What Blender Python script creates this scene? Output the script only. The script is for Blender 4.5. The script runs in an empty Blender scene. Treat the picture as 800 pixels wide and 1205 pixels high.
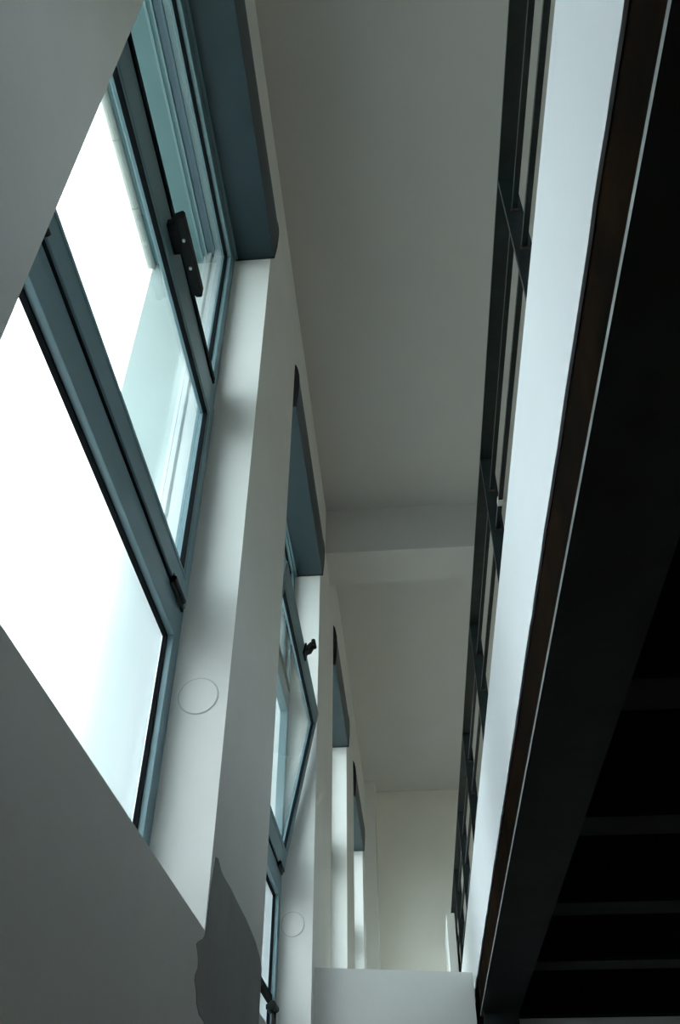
import bpy, bmesh, math, random
from mathutils import Matrix, Vector

random.seed(7)
scene = bpy.context.scene
U = 0.4            # metres per layout unit (distance from the viewer to the window wall)
EYE = 1.6          # height of the viewer's eye above the floor, metres

# ------------------------------------------------------------------ camera
F_PX, PITCH, YAW, ROLL = 1016.3, math.radians(41.34), math.radians(4.65), math.radians(0.1)
fw = Vector((-math.sin(YAW) * math.cos(PITCH), math.cos(YAW) * math.cos(PITCH), math.sin(PITCH)))
rt = Vector((math.cos(YAW), math.sin(YAW), 0))
up = rt.cross(fw)
rt = math.cos(ROLL) * rt + math.sin(ROLL) * up
up = rt.cross(fw)
cam_data = bpy.data.cameras.new('camera')
cam_data.sensor_fit = 'AUTO'
cam_data.sensor_width = 36.0
cam_data.lens = F_PX / 1205.0 * 36.0
cam_data.clip_start = 0.02
cam = bpy.data.objects.new('camera', cam_data)
m3 = Matrix((rt, up, -fw)).transposed()
cam.matrix_world = Matrix.Translation((0, 0, EYE)) @ m3.to_4x4()
scene.collection.objects.link(cam)
scene.camera = cam

# ------------------------------------------------------------------ overcast sky and exposure
world = bpy.data.worlds.new('overcast_sky')
scene.world = world
world.use_nodes = True
bg = world.node_tree.nodes['Background']
bg.inputs['Color'].default_value = (0.835, 0.96, 1.0, 1)
bg.inputs['Strength'].default_value = 2.0
vs = scene.view_settings
vs.view_transform = 'Standard'
vs.look = 'None'
vs.gamma = 1.0
vs.use_curve_mapping = False
vs.exposure = 1.52
scene.cycles.max_bounces = 14
scene.cycles.diffuse_bounces = 8
scene.cycles.transparent_max_bounces = 16
scene.cycles.transmission_bounces = 8
scene.cycles.caustics_refractive = True

# ------------------------------------------------------------------ materials
MATS = {}


def mat(name, col, rough=0.6, metal=0.0, noise=0.0, nscale=6.0, bump=0.0, bscale=80.0, col2=None, spec=0.5):
    m = bpy.data.materials.new(name)
    m.use_nodes = True
    nt = m.node_tree
    b = nt.nodes['Principled BSDF']
    b.inputs['Base Color'].default_value = (*col, 1)
    b.inputs['Roughness'].default_value = rough
    b.inputs['Metallic'].default_value = metal
    b.inputs['Specular IOR Level'].default_value = spec
    tc = nt.nodes.new('ShaderNodeNewGeometry')
    if noise > 0 or col2:
        n = nt.nodes.new('ShaderNodeTexNoise')
        n.inputs['Scale'].default_value = nscale
        n.inputs['Detail'].default_value = 6
        n.inputs['Roughness'].default_value = 0.65
        nt.links.new(tc.outputs['Position'], n.inputs['Vector'])
        r = nt.nodes.new('ShaderNodeValToRGB')
        c2 = col2 or tuple(c * (1 - noise) for c in col)
        r.color_ramp.elements[0].position = 0.35
        r.color_ramp.elements[1].position = 0.68
        r.color_ramp.elements[0].color = (*c2, 1)
        r.color_ramp.elements[1].color = (*col, 1)
        nt.links.new(n.outputs['Fac'], r.inputs['Fac'])
        nt.links.new(r.outputs['Color'], b.inputs['Base Color'])
    if bump > 0:
        n2 = nt.nodes.new('ShaderNodeTexNoise')
        n2.inputs['Scale'].default_value = bscale
        n2.inputs['Detail'].default_value = 4
        nt.links.new(tc.outputs['Position'], n2.inputs['Vector'])
        bp = nt.nodes.new('ShaderNodeBump')
        bp.inputs['Strength'].default_value = bump
        bp.inputs['Distance'].default_value = 0.002
        nt.links.new(n2.outputs['Fac'], bp.inputs['Height'])
        nt.links.new(bp.outputs['Normal'], b.inputs['Normal'])
    MATS[name] = m
    return m


def clear_glass(name, tint):
    m = bpy.data.materials.new(name)
    m.use_nodes = True
    nt = m.node_tree
    nt.nodes.clear()
    out = nt.nodes.new('ShaderNodeOutputMaterial')
    mix = nt.nodes.new('ShaderNodeMixShader')
    tr = nt.nodes.new('ShaderNodeBsdfTransparent')
    tr.inputs['Color'].default_value = (*tint, 1)
    gl = nt.nodes.new('ShaderNodeBsdfGlossy')
    gl.inputs['Roughness'].default_value = 0.02
    # Schlick reflectance, the same from both sides of the thin pane
    ge = nt.nodes.new('ShaderNodeNewGeometry')
    dt = nt.nodes.new('ShaderNodeVectorMath')
    dt.operation = 'DOT_PRODUCT'
    nt.links.new(ge.outputs['Normal'], dt.inputs[0])
    nt.links.new(ge.outputs['Incoming'], dt.inputs[1])

    def math_node(op, x, y):
        n = nt.nodes.new('ShaderNodeMath')
        n.operation = op
        for k, q in enumerate((x, y)):
            if isinstance(q, (int, float)):
                n.inputs[k].default_value = q
            elif q is not None:
                nt.links.new(q, n.inputs[k])
        return n.outputs[0]
    c = math_node('ABSOLUTE', dt.outputs['Value'], None)
    c = math_node('SUBTRACT', 1.0, c)
    c = math_node('POWER', c, 5.0)
    c = math_node('MULTIPLY', c, 0.96)
    c = math_node('ADD', c, 0.035)
    nt.links.new(c, mix.inputs[0])
    nt.links.new(tr.outputs[0], mix.inputs[1])
    nt.links.new(gl.outputs[0], mix.inputs[2])
    nt.links.new(mix.outputs[0], out.inputs[0])
    MATS[name] = m


def frosted_glass(name):
    m = bpy.data.materials.new(name)
    m.use_nodes = True
    b = m.node_tree.nodes['Principled BSDF']
    b.inputs['Base Color'].default_value = (0.975, 0.985, 0.985, 1)
    b.inputs['Roughness'].default_value = 0.33
    b.inputs['IOR'].default_value = 1.25
    b.inputs['Transmission Weight'].default_value = 1.0
    MATS[name] = m


mat('plaster', (0.84, 0.84, 0.82), 0.85, noise=0.05, nscale=3, bump=0.15, bscale=60, spec=0.2)
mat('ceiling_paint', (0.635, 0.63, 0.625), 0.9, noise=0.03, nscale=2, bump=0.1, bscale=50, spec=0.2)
mat('fascia_paint', (0.645, 0.66, 0.68), 0.85, noise=0.04, nscale=3, bump=0.15, bscale=60, spec=0.2)
mat('end_paint', (0.89, 0.865, 0.81), 0.85, noise=0.04, nscale=3, bump=0.15, bscale=60, spec=0.2)
mat('patch_plaster', (0.36, 0.37, 0.36), 0.9, noise=0.12, nscale=9, bump=0.3, bscale=70, spec=0.2)
mat('outside_plaster', (0.52, 0.60, 0.60), 0.9, noise=0.06, nscale=5, bump=0.2, spec=0.2)
mat('frame_paint', (0.175, 0.285, 0.325), 0.40, metal=0.1, noise=0.08, nscale=4)
mat('housing_paint', (0.021, 0.046, 0.058), 0.42, metal=0.2, noise=0.12, nscale=3)
mat('cap_plastic', (0.012, 0.018, 0.022), 0.5)
mat('gasket', (0.005, 0.007, 0.009), 0.8, spec=0.08)
mat('black_plastic', (0.004, 0.006, 0.007), 0.5, spec=0.25)
mat('screw_steel', (0.55, 0.60, 0.60), 0.35, metal=0.8)
mat('aluminium', (0.68, 0.72, 0.73), 0.45, metal=0.1)
mat('slot_dark', (0.14, 0.20, 0.25), 0.6)
mat('rail_steel', (0.027, 0.040, 0.043), 0.36, metal=0.3, noise=0.5, nscale=14, bump=0.1)
mat('beam_steel', (0.016, 0.009, 0.005), 0.9, metal=0.0, col2=(0.005, 0.005, 0.0045), nscale=7, bump=0.25, spec=0.0)
mat('joist_steel', (0.012, 0.015, 0.015), 0.6, spec=0.2)
mat('flange_steel', (0.020, 0.027, 0.027), 0.5, metal=0.0, col2=(0.010, 0.012, 0.012), nscale=9, bump=0.2, spec=0.35)
mat('scraped_steel', (0.20, 0.21, 0.21), 0.5, metal=0.1, col2=(0.10, 0.10, 0.095), nscale=20)
mat('deck_dark', (0.010, 0.012, 0.012), 0.8, spec=0.15)
mat('weld_rust', (0.14, 0.10, 0.075), 0.6, noise=0.5, nscale=60)
mat('tape_white', (0.65, 0.68, 0.68), 0.6)
mat('floor_boards', (0.52, 0.42, 0.30), 0.5, noise=0.25, nscale=5)
mat('grey_render', (0.55, 0.57, 0.57), 0.85, noise=0.1, nscale=4)
mat('outside_ground', (0.42, 0.41, 0.38), 0.9, noise=0.2, nscale=1)
mat('bounce_boards', (0.86, 0.76, 0.58), 0.5, noise=0.12, nscale=5)
mat('lip_paint', (0.32, 0.46, 0.48), 0.5)
mat('drip_metal', (0.60, 0.63, 0.60), 0.5)
mat('rim_grey', (0.56, 0.58, 0.57), 0.8)
mat('soffit_paint', (0.20, 0.34, 0.36), 0.6, noise=0.08, nscale=6)
clear_glass('clear_glass', (0.955, 0.985, 0.98))
frosted_glass('frosted_glass')

# ------------------------------------------------------------------ mesh helpers (layout units in, metres out)


def W(x, y, z):
    return Vector((x * U, y * U, EYE + z * U))


class MB:
    def __init__(self):
        self.v, self.f, self.mi = [], [], []

    def _add(self, vs_, fs, mi=0):
        o = len(self.v)
        self.v += vs_
        self.f += [[i + o for i in f] for f in fs]
        self.mi += [mi] * len(fs)

    def box(self, x0, x1, y0, y1, z0, z1, mi=0, left_mi=None):
        vs_ = [(x0, y0, z0), (x1, y0, z0), (x1, y1, z0), (x0, y1, z0), (x0, y0, z1), (x1, y0, z1), (x1, y1, z1), (x0, y1, z1)]
        fs = [[0, 3, 2, 1], [4, 5, 6, 7], [0, 1, 5, 4], [1, 2, 6, 5], [2, 3, 7, 6], [3, 0, 4, 7]]
        self._add(vs_, fs, mi)
        if left_mi is not None:
            self.mi[-1] = left_mi
        return self

    def prism_y(self, prof, y0, y1, mi=0):       # profile of (x, z), extruded along y
        n = len(prof)
        vs_ = [(x, y0, z) for x, z in prof] + [(x, y1, z) for x, z in prof]
        fs = [list(range(n)), list(range(2 * n - 1, n - 1, -1))]
        fs += [[i, i + n, (i + 1) % n + n, (i + 1) % n] for i in range(n)]
        self._add(vs_, fs, mi)
        return self

    def prism_x(self, prof, x0, x1, mi=0):       # profile of (y, z), extruded along x
        n = len(prof)
        vs_ = [(x0, y, z) for y, z in prof] + [(x1, y, z) for y, z in prof]
        fs = [list(range(n)), list(range(2 * n - 1, n - 1, -1))]
        fs += [[i, i + n, (i + 1) % n + n, (i + 1) % n] for i in range(n)]
        self._add(vs_, fs, mi)
        return self

    def prism_z(self, prof, z0, z1, mi=0):       # profile of (x, y), extruded along z
        n = len(prof)
        vs_ = [(x, y, z0) for x, y in prof] + [(x, y, z1) for x, y in prof]
        fs = [list(range(n)), list(range(2 * n - 1, n - 1, -1))]
        fs += [[i, i + n, (i + 1) % n + n, (i + 1) % n] for i in range(n)]
        self._add(vs_, fs, mi)
        return self

    def disc_y(self, cx, cz, r, y0, y1, n=40, mi=0):
        return self.prism_y([(cx + r * math.cos(2 * math.pi * i / n), cz + r * math.sin(2 * math.pi * i / n)) for i in range(n)], y0, y1, mi)

    def rod_y(self, cx, cz, r, y0, y1, n=14, mi=0):
        return self.disc_y(cx, cz, r, y0, y1, n, mi)

    def build(self, name, mats, parent=None, bevel=0.0, smooth=False, at=None):
        """at: layout-space origin of the object; default = centre of the base of its bounds."""
        if at is None:
            xs, ys, zs = zip(*self.v)
            at = ((min(xs) + max(xs)) / 2, (min(ys) + max(ys)) / 2, min(zs))
        o = W(*at)
        me = bpy.data.meshes.new(name)
        me.from_pydata([tuple(W(*p) - o) for p in self.v], [], self.f)
        if isinstance(mats, str):
            mats = [mats]
        for k in mats:
            me.materials.append(MATS[k])
        for p, i in zip(me.polygons, self.mi):
            p.material_index = i
        bm = bmesh.new()
        bm.from_mesh(me)
        bmesh.ops.recalc_face_normals(bm, faces=bm.faces)
        bm.to_mesh(me)
        bm.free()
        if smooth:
            for p in me.polygons:
                p.use_smooth = True
            try:
                me.set_sharp_from_angle(angle=math.radians(35))
            except Exception:
                pass
        ob = bpy.data.objects.new(name, me)
        scene.collection.objects.link(ob)
        if parent is not None:
            ob.parent = parent
            ob.location = o - ROOT[parent.name]
            ROOT[ob.name] = o
        else:
            ob.location = o
            ROOT[ob.name] = o
        if bevel > 0:
            b = ob.modifiers.new('edge', 'BEVEL')
            b.width = bevel
            b.segments = 2
            b.limit_method = 'ANGLE'
        return ob


ROOT = {}


def empty(name, at):
    e = bpy.data.objects.new(name, None)
    e.empty_display_size = 0.05
    scene.collection.objects.link(e)
    e.location = W(*at)
    ROOT[e.name] = W(*at)
    return e


def tag(o, label=None, cat=None, group=None, kind=None):
    if label:
        o['label'] = label
    if cat:
        o['category'] = cat
    if group:
        o['group'] = group
    if kind:
        o['kind'] = kind
    return o


def structure(o, label, cat):
    return tag(o, label, cat, kind='structure')


# ------------------------------------------------------------------ layout
XI, XO, XO2 = -1.0, -2.10, -1.64                 # inner and outer faces of the window wall
Y_BACK, Y_END = -10.0, 19.9
FLOOR, CEIL = -4.0, 8.60
SILL, BOXB, LINTEL = 1.225, 7.0, 7.78
WIN = [(-8.2, -5.15), (-3.43, -0.38), (1.325, 4.36), (6.08, 9.06), (11.06, 13.75), (15.45, 18.25)]
DROP = [0.0, 0.0, 0.0, 0.10, 0.24, 0.38]     # how far each shutter housing hangs below the first ones
X_RIGHT = 9.0

# ------------------------------------------------------------------ the room
w = MB()
w.box(XO, XI, Y_BACK, 10.0, FLOOR, SILL)
w.box(XO2, XI, 10.0, Y_END, FLOOR, SILL)
w.box(-1.33, XI, Y_BACK, Y_END, LINTEL, CEIL)
ys = [Y_BACK] + [v for p in WIN for v in p] + [Y_END]
for i in range(0, len(ys), 2):
    w.box(-1.45, XI, ys[i], ys[i + 1], SILL, LINTEL)
for (a, b), d in zip(WIN, DROP):
    w.box(-1.33, XI, a, b, 7.70 - d, LINTEL)
wall_left = w.build('wall_left', 'plaster')
structure(wall_left, 'white plastered window wall with deep openings between broad piers', 'wall')
w = MB()
Y_STEP = 10.0                        # facade thinned beyond here so more daylight reaches the end wall
w.box(XO, -1.33, Y_BACK, Y_STEP, BOXB + .05, CEIL)
w.box(XO2, -1.33, Y_STEP, Y_END, BOXB + .05, CEIL)
for i in range(0, len(ys), 2):
    a, b = ys[i], ys[i + 1]
    if a < Y_STEP < b:
        w.box(XO, -1.45, a, Y_STEP, SILL, BOXB + .05)
        w.box(XO2, -1.45, Y_STEP, b, SILL, BOXB + .05)
    else:
        w.box(XO if a < Y_STEP else XO2, -1.45, a, b, SILL, BOXB + .05)
structure(w.build('wall_outer', 'outside_plaster'), 'pale outer leaf of the window wall seen through the panes', 'wall')

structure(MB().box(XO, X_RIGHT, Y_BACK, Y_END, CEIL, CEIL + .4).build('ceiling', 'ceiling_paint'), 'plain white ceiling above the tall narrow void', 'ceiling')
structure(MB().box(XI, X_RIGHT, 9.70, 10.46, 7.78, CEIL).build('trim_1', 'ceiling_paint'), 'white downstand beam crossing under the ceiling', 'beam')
structure(MB().box(XO, X_RIGHT + .3, Y_END, Y_END + .4, FLOOR, CEIL + .4).build('wall_end', 'end_paint'), 'white end wall closing the void beyond the last window', 'wall')
structure(MB().box(XI, -.75, 19.3, Y_END, FLOOR, CEIL).build('trim_2', 'plaster'), 'white corner pier between the last window and end wall', 'pier')
structure(MB().box(X_RIGHT, X_RIGHT + .3, Y_BACK, Y_END, FLOOR, CEIL).build('wall_right', 'plaster'), 'white wall at the back of the mezzanine', 'wall')
structure(MB().box(XO, X_RIGHT + .3, Y_BACK - .4, Y_BACK, FLOOR, CEIL + .4).build('wall_back', 'plaster'), 'white wall behind the viewer', 'wall')
structure(MB().box(XO, X_RIGHT, Y_BACK, Y_END, FLOOR - .3, FLOOR).build('floor', 'floor_boards'), 'warm brown boarded floor below', 'floor')
# cross wall closing the lower part of the void, slightly skewed in plan
structure(MB().prism_z([(XI, 9.30), (.556, 9.60), (.556, 9.9), (XI, 9.6)], FLOOR, 2.25).build('wall_cross', 'plaster'),
          'white low cross wall between window pier and steel beam', 'wall')
structure(MB().box(.95, X_RIGHT, 9.62, 9.9, FLOOR, 1.84).build('wall_lower', 'grey_render'), 'dim grey wall under the mezzanine below the end beam', 'wall')
# unseen landing added beyond the cross wall to bounce light onto the end wall
structure(MB().box(XI, .58, 9.9, Y_END, 2.05, 2.17).build('floor_bounce', 'bounce_boards'), 'unseen pale landing added behind the low cross wall to bounce light', 'floor')
# ground outside
structure(MB().box(-90, XO - .02, -90, 110, FLOOR - .5, FLOOR - .3).build('ground_outside', 'outside_ground'), 'grey paved ground outside the windows', 'ground')

# repaired patch of darker plaster beside the sill of the first window
pts = [(4.375, 1.25), (4.385, 1.40), (4.44, 1.60), (4.50, 1.612), (4.58, 1.585), (4.66, 1.578), (4.9, 1.585), (5.14, 1.578), (5.40, 1.578),
       (5.61, 1.565), (5.80, 1.55), (5.97, 1.515), (6.078, 1.47), (6.078, .55), (4.75, .55), (4.66, .80), (4.53, .87), (4.40, .88), (4.33, .91), (4.30, .955), (4.245, .985),
       (4.25, 1.01), (4.285, 1.045), (4.275, 1.08), (4.245, 1.105), (4.205, 1.125), (4.25, 1.15), (4.33, 1.18), (4.36, 1.20)]
o = MB().prism_x(pts, XI, XI + .004).build('plaster_patch', 'patch_plaster', wall_left)
tag(o, 'darker grey repaired plaster patch')

# ------------------------------------------------------------------ windows
XF = -1.33     # front of the fixed frame


def strip_frame(mb, x0, x1, y0, y1, z0, z1, wy, wz0, wz1):
    mb.box(x0, x1, y0, y0 + wy, z0, z1)
    mb.box(x0, x1, y1 - wy, y1, z0, z1)
    mb.box(x0, x1, y0 + wy, y1 - wy, z0, z0 + wz0)
    mb.box(x0, x1, y0 + wy, y1 - wy, z1 - wz1, z1)
    return mb


def make_window(n, y0, y1, label, tilt=0.0, opener=False, detail=True, lower='frosted_glass'):
    root = empty('window_%d' % n, (XF, (y0 + y1) / 2, SILL))
    structure(root, label, 'window')
    z0, z1 = SILL, BOXB + .04
    jw = .13
    fr = strip_frame(MB(), -1.416, XF, y0, y1, z0, z1, jw, .14, .17)
    fr.build('outer_frame', 'frame_paint', root, bevel=.0012)
    t1 = (2.83, 3.055)
    t2 = (4.86, 5.16)
    MB().box(-1.414, XF + .004, y0 + jw, y1 - jw, *t1).build('transom', 'frame_paint', root, bevel=.0012)
    MB().box(-1.414, XF + .004, y0 + jw, y1 - jw, *t2).build('transom', 'frame_paint', root, bevel=.0012)
    # fixed lower pane, frosted
    ya, yb = y0 + jw, y1 - jw
    p = MB().box(-1.408, -1.394, ya + .01, yb - .01, z0 + .15, t1[0] - .01).build('lower_pane', lower, root)
    tag(p, 'frosted lower pane' if lower == 'frosted_glass' else 'clear lower pane')
    strip_frame(MB(), -1.393, -1.366, ya, yb, z0 + .14, t1[0], .014, .014, .014).build('gasket', 'gasket', root)
    # fixed upper pane, clear
    p = MB().box(-1.408, -1.394, ya + .01, yb - .01, t2[1] + .01, z1 - .18).build('upper_pane', 'clear_glass', root)
    tag(p, 'clear upper pane')
    strip_frame(MB(), -1.393, -1.366, ya, yb, t2[1], z1 - .17, .014, .014, .014).build('gasket', 'gasket', root)
    # bottom-hung sash
    sy0, sy1 = y0 + .055, y1 - .055
    sz0, sz1 = t1[1] + .012, t2[0] + .03
    hinge = (-1.335, (sy0 + sy1) / 2, sz0)
    sw = .15
    sb = strip_frame(MB(), -1.362, -1.305, sy0, sy1, sz0, sz1, sw, .19, .20)
    sash = sb.build('sash', 'frame_paint', root, bevel=.0015, at=hinge)
    g = MB().box(-1.346, -1.338, sy0 + sw - .001, sy1 - sw + .001, sz0 + .189, sz1 - .199).build('pane', 'clear_glass', sash)
    tag(g, 'clear pane of the opening sash')
    strip_frame(MB(), -1.337, -1.3065, sy0 + sw, sy1 - sw, sz0 + .19, sz1 - .20, .012, .004, .010).build('gasket', 'gasket', sash)
    # glazing bead: thin raised line round the glass
    strip_frame(MB(), -1.352, -1.299, sy0 + sw - .05, sy1 - sw + .05, sz0 + .15, sz1 - .155, .03, .02, .02).build('glazing_bead', 'frame_paint', sash, bevel=.0008)
    # dark shadow joint between sash and transoms
    MB().box(-1.33, -1.318, sy0, sy1, sz0 - .022, sz0 - .001).build('seal', 'gasket', root)
    if tilt == 0:
        MB().box(-1.33, -1.318, sy0, sy1, sz1 + .001, sz1 + .024).build('seal', 'gasket', root)
    MB().box(-1.335, -1.312, ya, yb, t2[1] - .05, t2[1] + .012).build('seal', 'gasket', root)
    if detail:
        for yy in (sy0 + .10, sy1 - .34):
            h = MB().rod_y(-1.297, sz0 - .012, .017, yy, yy + .25).box(-1.318, -1.30, yy, yy + .25, sz0 - .05, sz0 + .025)
            tag(h.build('hinge', 'black_plastic', root, bevel=.001), 'black hinge')
    # roller shutter guides and slot outside the glass
    for s, yj in ((1, y0), (-1, y1)):
        gd = MB()
        for (xa, xb, d) in ((-1.50, -1.418, .11), (-1.53, -1.50, .05), (-1.565, -1.53, .10), (-1.585, -1.565, .03), (-1.61, -1.585, .06)):
            a, b = (yj, yj + s * d) if s > 0 else (yj + s * d, yj)
            gd.box(xa, xb, a, b, SILL, BOXB + .05)
        gd.build('shutter_guide', 'aluminium', root)
    MB().box((-2.08 if y0 < 10 else -1.62), -1.56, y0 + .002, y1 - .002, BOXB + .03, BOXB + .05).build('soffit_panel', 'soffit_paint', root)
    MB().box(-1.56, -1.50, y0 + .02, y1 - .02, BOXB + .005, BOXB + .05).build('shutter_slot', 'slot_dark', root)
    MB().box(-1.585, -1.57, y0 + .02, y1 - .02, BOXB - .01, BOXB + .03).build('shutter_lip', 'lip_paint', root)
    MB().box(-1.64, -1.62, y0 + .02, y1 - .02, BOXB + .01, BOXB + .03).build('shutter_lip', 'lip_paint', root)
    if y0 < 10:
        # jointed drip profile along the outer edge of the lintel
        k, L = 0, (y1 - y0) / 5
        while k < 5:
            MB().rod_y(-2.11, 6.99, .038, y0 + k * L + .006, y0 + (k + 1) * L - .006, n=12).box(-2.13, -2.09, y0 + k * L + .004, y0 + (k + 1) * L - .004, 6.99, 7.05).build('drip_edge', 'drip_metal', root)
            k += 1
    if opener:
        # long black chain opener bridging sash head and upper transom
        op = MB().prism_z([(-1.258, 2.71), (-1.20, 2.69), (-1.185, 2.705), (-1.18, 3.26), (-1.19, 3.275), (-1.225, 3.275), (-1.23, 3.26), (-1.25, 3.26)], 4.85, 4.93)
        op = op.build('opener', 'black_plastic', root, bevel=.002)
        tag(op, 'long black window opener')
        for q in (2.85, 3.05):
            sc = MB()
            sc.prism_z([(-1.216 + .010 * math.cos(k * math.pi / 5), q + .012 * math.sin(k * math.pi / 5)) for k in range(10)], 4.842, 4.852)
            sc.build('screw', 'screw_steel', op)
        MB().box(-1.302, -1.24, 2.74, 2.95, 4.856, 4.92).build('mount', 'black_plastic', op)
        MB().box(-1.275, -1.24, 2.72, 2.92, 4.835, 4.851).build('bracket', 'black_plastic', op, bevel=.002)
    if tilt:
        # black catch standing on the head of the open sash
        yc = (y0 + y1) / 2 - .04
        ct = MB().box(-1.305, -1.285, yc, yc + .16, sz1 - .10, sz1 + .02)
        ct.prism_y([(-1.285, sz1 - .06), (-1.24, sz1 - .03), (-1.215, sz1 + .05), (-1.235, sz1 + .075), (-1.27, sz1 + .03), (-1.285, sz1 + .0)], yc + .02, yc + .12)
        ct.rod_y(-1.225, sz1 + .06, .022, yc + .0, yc + .14)
        tag(ct.build('catch', 'black_plastic', sash, bevel=.001), 'black catch')
        sash.rotation_euler = (0, tilt, 0)
        # lower hopper rail with its black stay
        MB().box(-1.39, -1.345, ya + .03, yb - .03, 1.86, 1.925).build('lower_rail', 'gasket', root)
        st = MB().box(-1.36, -1.30, yb - .30, yb - .10, 1.76, 1.80).rod_y(-1.30, 1.80, .03, yb - .30, yb - .06).box(-1.33, -1.295, yb - .14, yb - .06, 1.62, 1.80)
        tag(st.build('stay', 'black_plastic', root, bevel=.002), 'black stay')
    return root


win_labels = [
    'tall aluminium window farthest behind the near pier',
    'tall aluminium window just behind the near pier',
    'tall blue-grey aluminium window with closed sash and long black opener',
    'blue-grey aluminium window with its sash tilted inward',
    'window in the first bright recess beyond the ceiling beam',
    'window in the last bright recess before the end wall']
for i, (a, b) in enumerate(WIN):
    make_window(i + 1, a, b, win_labels[i], tilt=math.radians(10.4) if i == 3 else 0.0, opener=(i == 2), detail=(i in (2, 3)), lower='clear_glass' if i > 3 else 'frosted_glass')  # unseen lower panes of the last two windows made clear to admit more daylight

# ------------------------------------------------------------------ roller shutter housings
hl = [
    'blue-grey shutter housing farthest behind the near pier',
    'blue-grey shutter housing just behind the near pier',
    'long dark blue-grey shutter housing above the window with the black opener',
    'dark blue-grey shutter housing above the tilted open sash',
    'blue-grey curved shutter housing just beyond the ceiling beam',
    'small blue-grey shutter housing nearest the end wall']


def arc(d):
    base = [(-.966, 7.0), (-.956, 7.10), (-.950, 7.20), (-.946, 7.31), (-.946, 7.41), (-.951, 7.50), (-.961, 7.57), (-.974, 7.63), (-.988, 7.67), (-1.0, 7.69)]
    return [(x, z - d) for x, z in base]


for i, (a, b) in enumerate(WIN):
    d = DROP[i]
    zb, zt = 7.0 - d, 7.69 - d
    e = empty('shutter_housing', (-1.15, (a + b) / 2, zb))
    tag(e, hl[i], 'shutter housing', 'roller shutter housings over the windows')
    MB().prism_y([(-1.325, zb)] + arc(d) + [(-1.325, zt)], a + .018, b - .018).build('cover', 'housing_paint', e, smooth=True)
    capp = [(-1.325, zb - .005)] + [(x + .005, z + (-.005 if k == 0 else 0)) for k, (x, z) in enumerate(arc(d))] + [(-1.325, zt + .005)]
    MB().prism_y(capp, a + .001, a + .018).build('end_cap', 'cap_plastic', e)
    MB().prism_y(capp, b - .018, b - .001).build('end_cap', 'cap_plastic', e)
    MB().box(-1.325, -1.30, a + .02, b - .02, zb - .015, zb).build('edge_strip', 'frame_paint', e)

# ------------------------------------------------------------------ round cover plates in the reveals
for (x, z, yw, lab) in ((-1.172, 2.49, 4.36, 'round white cover plate in the reveal below the closed sash'),
                        (-1.20, 2.585, 9.06, 'round white cover plate in the reveal below the tilted sash')):
    e = empty('cover_plate', (x, yw, z - .11))
    tag(e, lab, 'cover plate', 'round cover plates in the reveals')
    MB().disc_y(x, z, .112, yw - .006, yw - .0005).build('disc', 'plaster', e)
    ring = MB()
    n = 48
    for k in range(n):
        a0, a1 = 2 * math.pi * k / n, 2 * math.pi * (k + 1) / n
        ring.prism_y([(x + .113 * math.cos(a0), z + .113 * math.sin(a0)), (x + .119 * math.cos(a0), z + .119 * math.sin(a0)),
                      (x + .119 * math.cos(a1), z + .119 * math.sin(a1)), (x + .113 * math.cos(a1), z + .113 * math.sin(a1))], yw - .002, yw - .0005)
    ring.build('rim', 'rim_grey', e)

# ------------------------------------------------------------------ mezzanine
structure(MB().box(.604, X_RIGHT, Y_BACK, Y_END, 2.86, 2.94).build('floor_upper', 'deck_dark'), 'dark deck of the mezzanine above the joists', 'mezzanine deck')
structure(MB().box(.604, X_RIGHT, Y_BACK, Y_END, 2.94, 2.965).build('floor_boards', 'floor_boards'), 'warm boarded top of the mezzanine floor', 'floor')
fas = MB()
N = 260
yy = [Y_BACK + (Y_END - Y_BACK) * k / N for k in range(N + 1)]
zz = [2.190 + random.uniform(-.006, .006) for _ in yy]
vs_ = []
for y, z in zip(yy, zz):
    vs_ += [(.590, y, z), (.602, y, z + .002), (.602, y, 2.985), (.590, y, 2.985)]
fs = []
for k in range(N):
    for q in range(4):
        fs.append([4 * k + q, 4 * k + (q + 1) % 4, 4 * k + 4 + (q + 1) % 4, 4 * k + 4 + q])
fs += [[0, 1, 2, 3], [4 * N + 3, 4 * N + 2, 4 * N + 1, 4 * N]]
fas._add(vs_, fs)
structure(fas.build('trim_3', 'fascia_paint'), 'bright white plastered fascia along the mezzanine edge', 'fascia')
structure(MB().box(.615, .765, 17.4, Y_END, 2.96, 5.10).build('wall_stub', 'plaster'), 'short white parapet wall at the far end of the railing', 'parapet')

# main edge beam
e = empty('steel_beam', (.78, 0, 1.86))
tag(e, 'long rusty dark steel edge beam below the white fascia', 'beam')
MB().box(.605, .63, Y_BACK, 9.6, 1.886, 2.83).build('web', 'beam_steel', e)
MB().box(.594, .96, Y_BACK, 9.6, 1.863, 1.886, 0, left_mi=1).build('bottom_flange', ['flange_steel', 'scraped_steel'], e)
MB().box(.61, .96, Y_BACK, 9.6, 2.83, 2.858).build('top_flange', 'beam_steel', e)
# end beam over the lower wall
e = empty('end_beam', (4.5, 9.7, 1.80))
tag(e, 'black steel beam resting on the dim grey wall under the mezzanine', 'beam')
MB().box(.965, X_RIGHT, 9.70, 9.74, 1.87, 2.85).build('web', 'beam_steel', e)
MB().box(.965, X_RIGHT, 9.62, 9.85, 1.842, 1.87).build('bottom_flange', 'deck_dark', e)

# column carrying the far end of the edge beam
e = empty('steel_column', (.78, 9.48, FLOOR))
tag(e, 'black steel column under the far end of the edge beam', 'column')
MB().box(.62, .94, 9.37, 9.39, FLOOR, 1.862).build('flange', 'joist_steel', e)
MB().box(.62, .94, 9.57, 9.59, FLOOR, 1.862).build('flange', 'joist_steel', e)
MB().box(.77, .79, 9.39, 9.57, FLOOR, 1.862).build('web', 'joist_steel', e)

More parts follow.
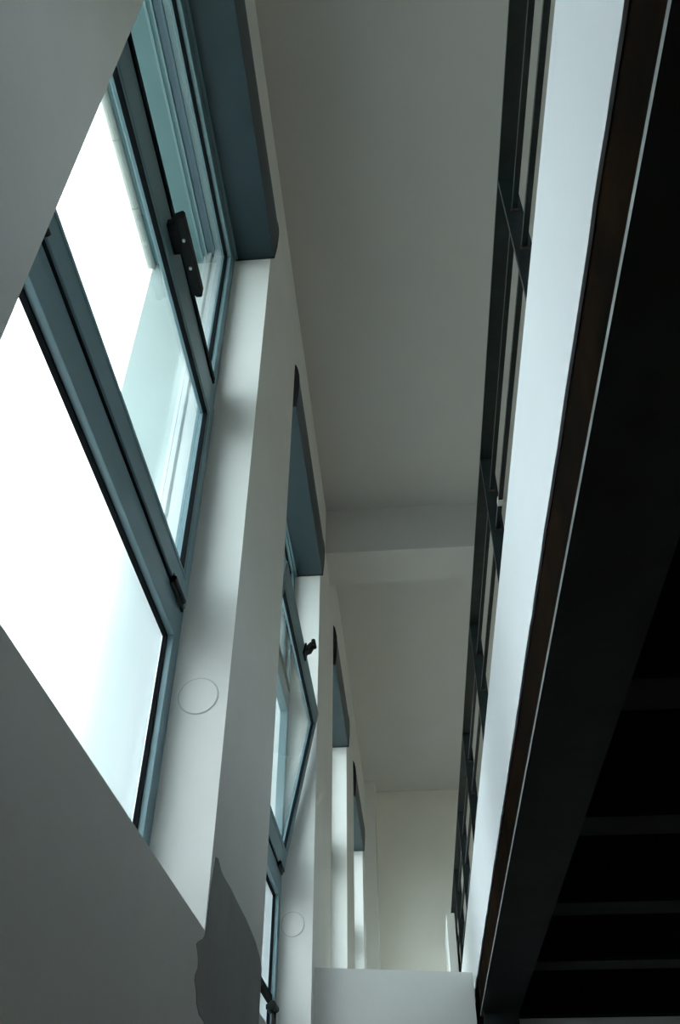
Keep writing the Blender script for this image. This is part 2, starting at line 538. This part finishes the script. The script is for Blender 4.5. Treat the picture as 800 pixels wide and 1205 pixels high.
# joists under the deck
ordn = ['eighth', 'seventh', 'sixth', 'fifth', 'fourth', 'third', 'second', 'first']
for k in range(8):
    yj = 8.08 - 1.52 * (7 - k)
    e = empty('floor_joist', (5, yj, 1.93))
    tag(e, '%s black steel joist from the end beam under the mezzanine' % ordn[k], 'joist', 'joists under the mezzanine')
    MB().box(.80, X_RIGHT, yj - .015, yj + .015, 1.955, 2.83).build('web', 'deck_dark', e)
    MB().box(.965, X_RIGHT, yj - .14, yj + .14, 1.93, 1.955).build('bottom_flange', 'joist_steel', e)
    MB().box(.965, X_RIGHT, yj - .12, yj + .12, 2.83, 2.858).build('top_flange', 'deck_dark', e)

# ------------------------------------------------------------------ railing on the mezzanine edge


def rx(y):
    return .822 - .0037 * y


def slanted(mb, dx0, dx1, y0, y1, z0, z1):
    a, b = rx(y0), rx(y1)
    vs_ = [(a + dx0, y0, z0), (a + dx1, y0, z0), (b + dx1, y1, z0), (b + dx0, y1, z0), (a + dx0, y0, z1), (a + dx1, y0, z1), (b + dx1, y1, z1), (b + dx0, y1, z1)]
    mb._add(vs_, [[0, 3, 2, 1], [4, 5, 6, 7], [0, 1, 5, 4], [1, 2, 6, 5], [2, 3, 7, 6], [3, 0, 4, 7]])
    return mb


rail = empty('railing', (.82, 5, 2.966))
tag(rail, 'dark steel flat-bar railing along the mezzanine edge', 'railing')
RY0, RY1 = Y_BACK + .02, Y_END - .02
POSTS = [2.93 + 2.63 * k for k in range(-4, 7)]
slanted(MB(), 0, .108, RY0, RY1, 5.45, 5.475).build('handrail', 'rail_steel', rail)
ZR = [5.07, 4.63, 4.19, 3.75, 3.31]
for z in ZR:
    slanted(MB(), .044, .078, RY0, RY1, z, z + .034).build('rail_bar', 'rail_steel', rail)
for y in POSTS:
    po = slanted(MB(), .002, .112, y, y + .026, 2.966, 5.45).build('post', 'rail_steel', rail)
    if y > 0 and y < 12:
        for z in ZR[:2]:
            wd = MB()
            a = rx(y)
            for q in range(7):
                cx = a + .042 + .006 * q
                s = .006 + random.uniform(0, .004)
                wd.box(cx - s, cx + s, y - .012, y + .001, z - .012 - s, z - .002)
            wd.build('weld', 'weld_rust', po, bevel=.0008)
tp = MB()
a = rx(5.2)
tp.box(a + .040, a + .082, 5.20, 5.27, 4.626, 4.668)
tag(tp.build('tape', 'tape_white', rail), 'white tape wrapped on a rail bar')
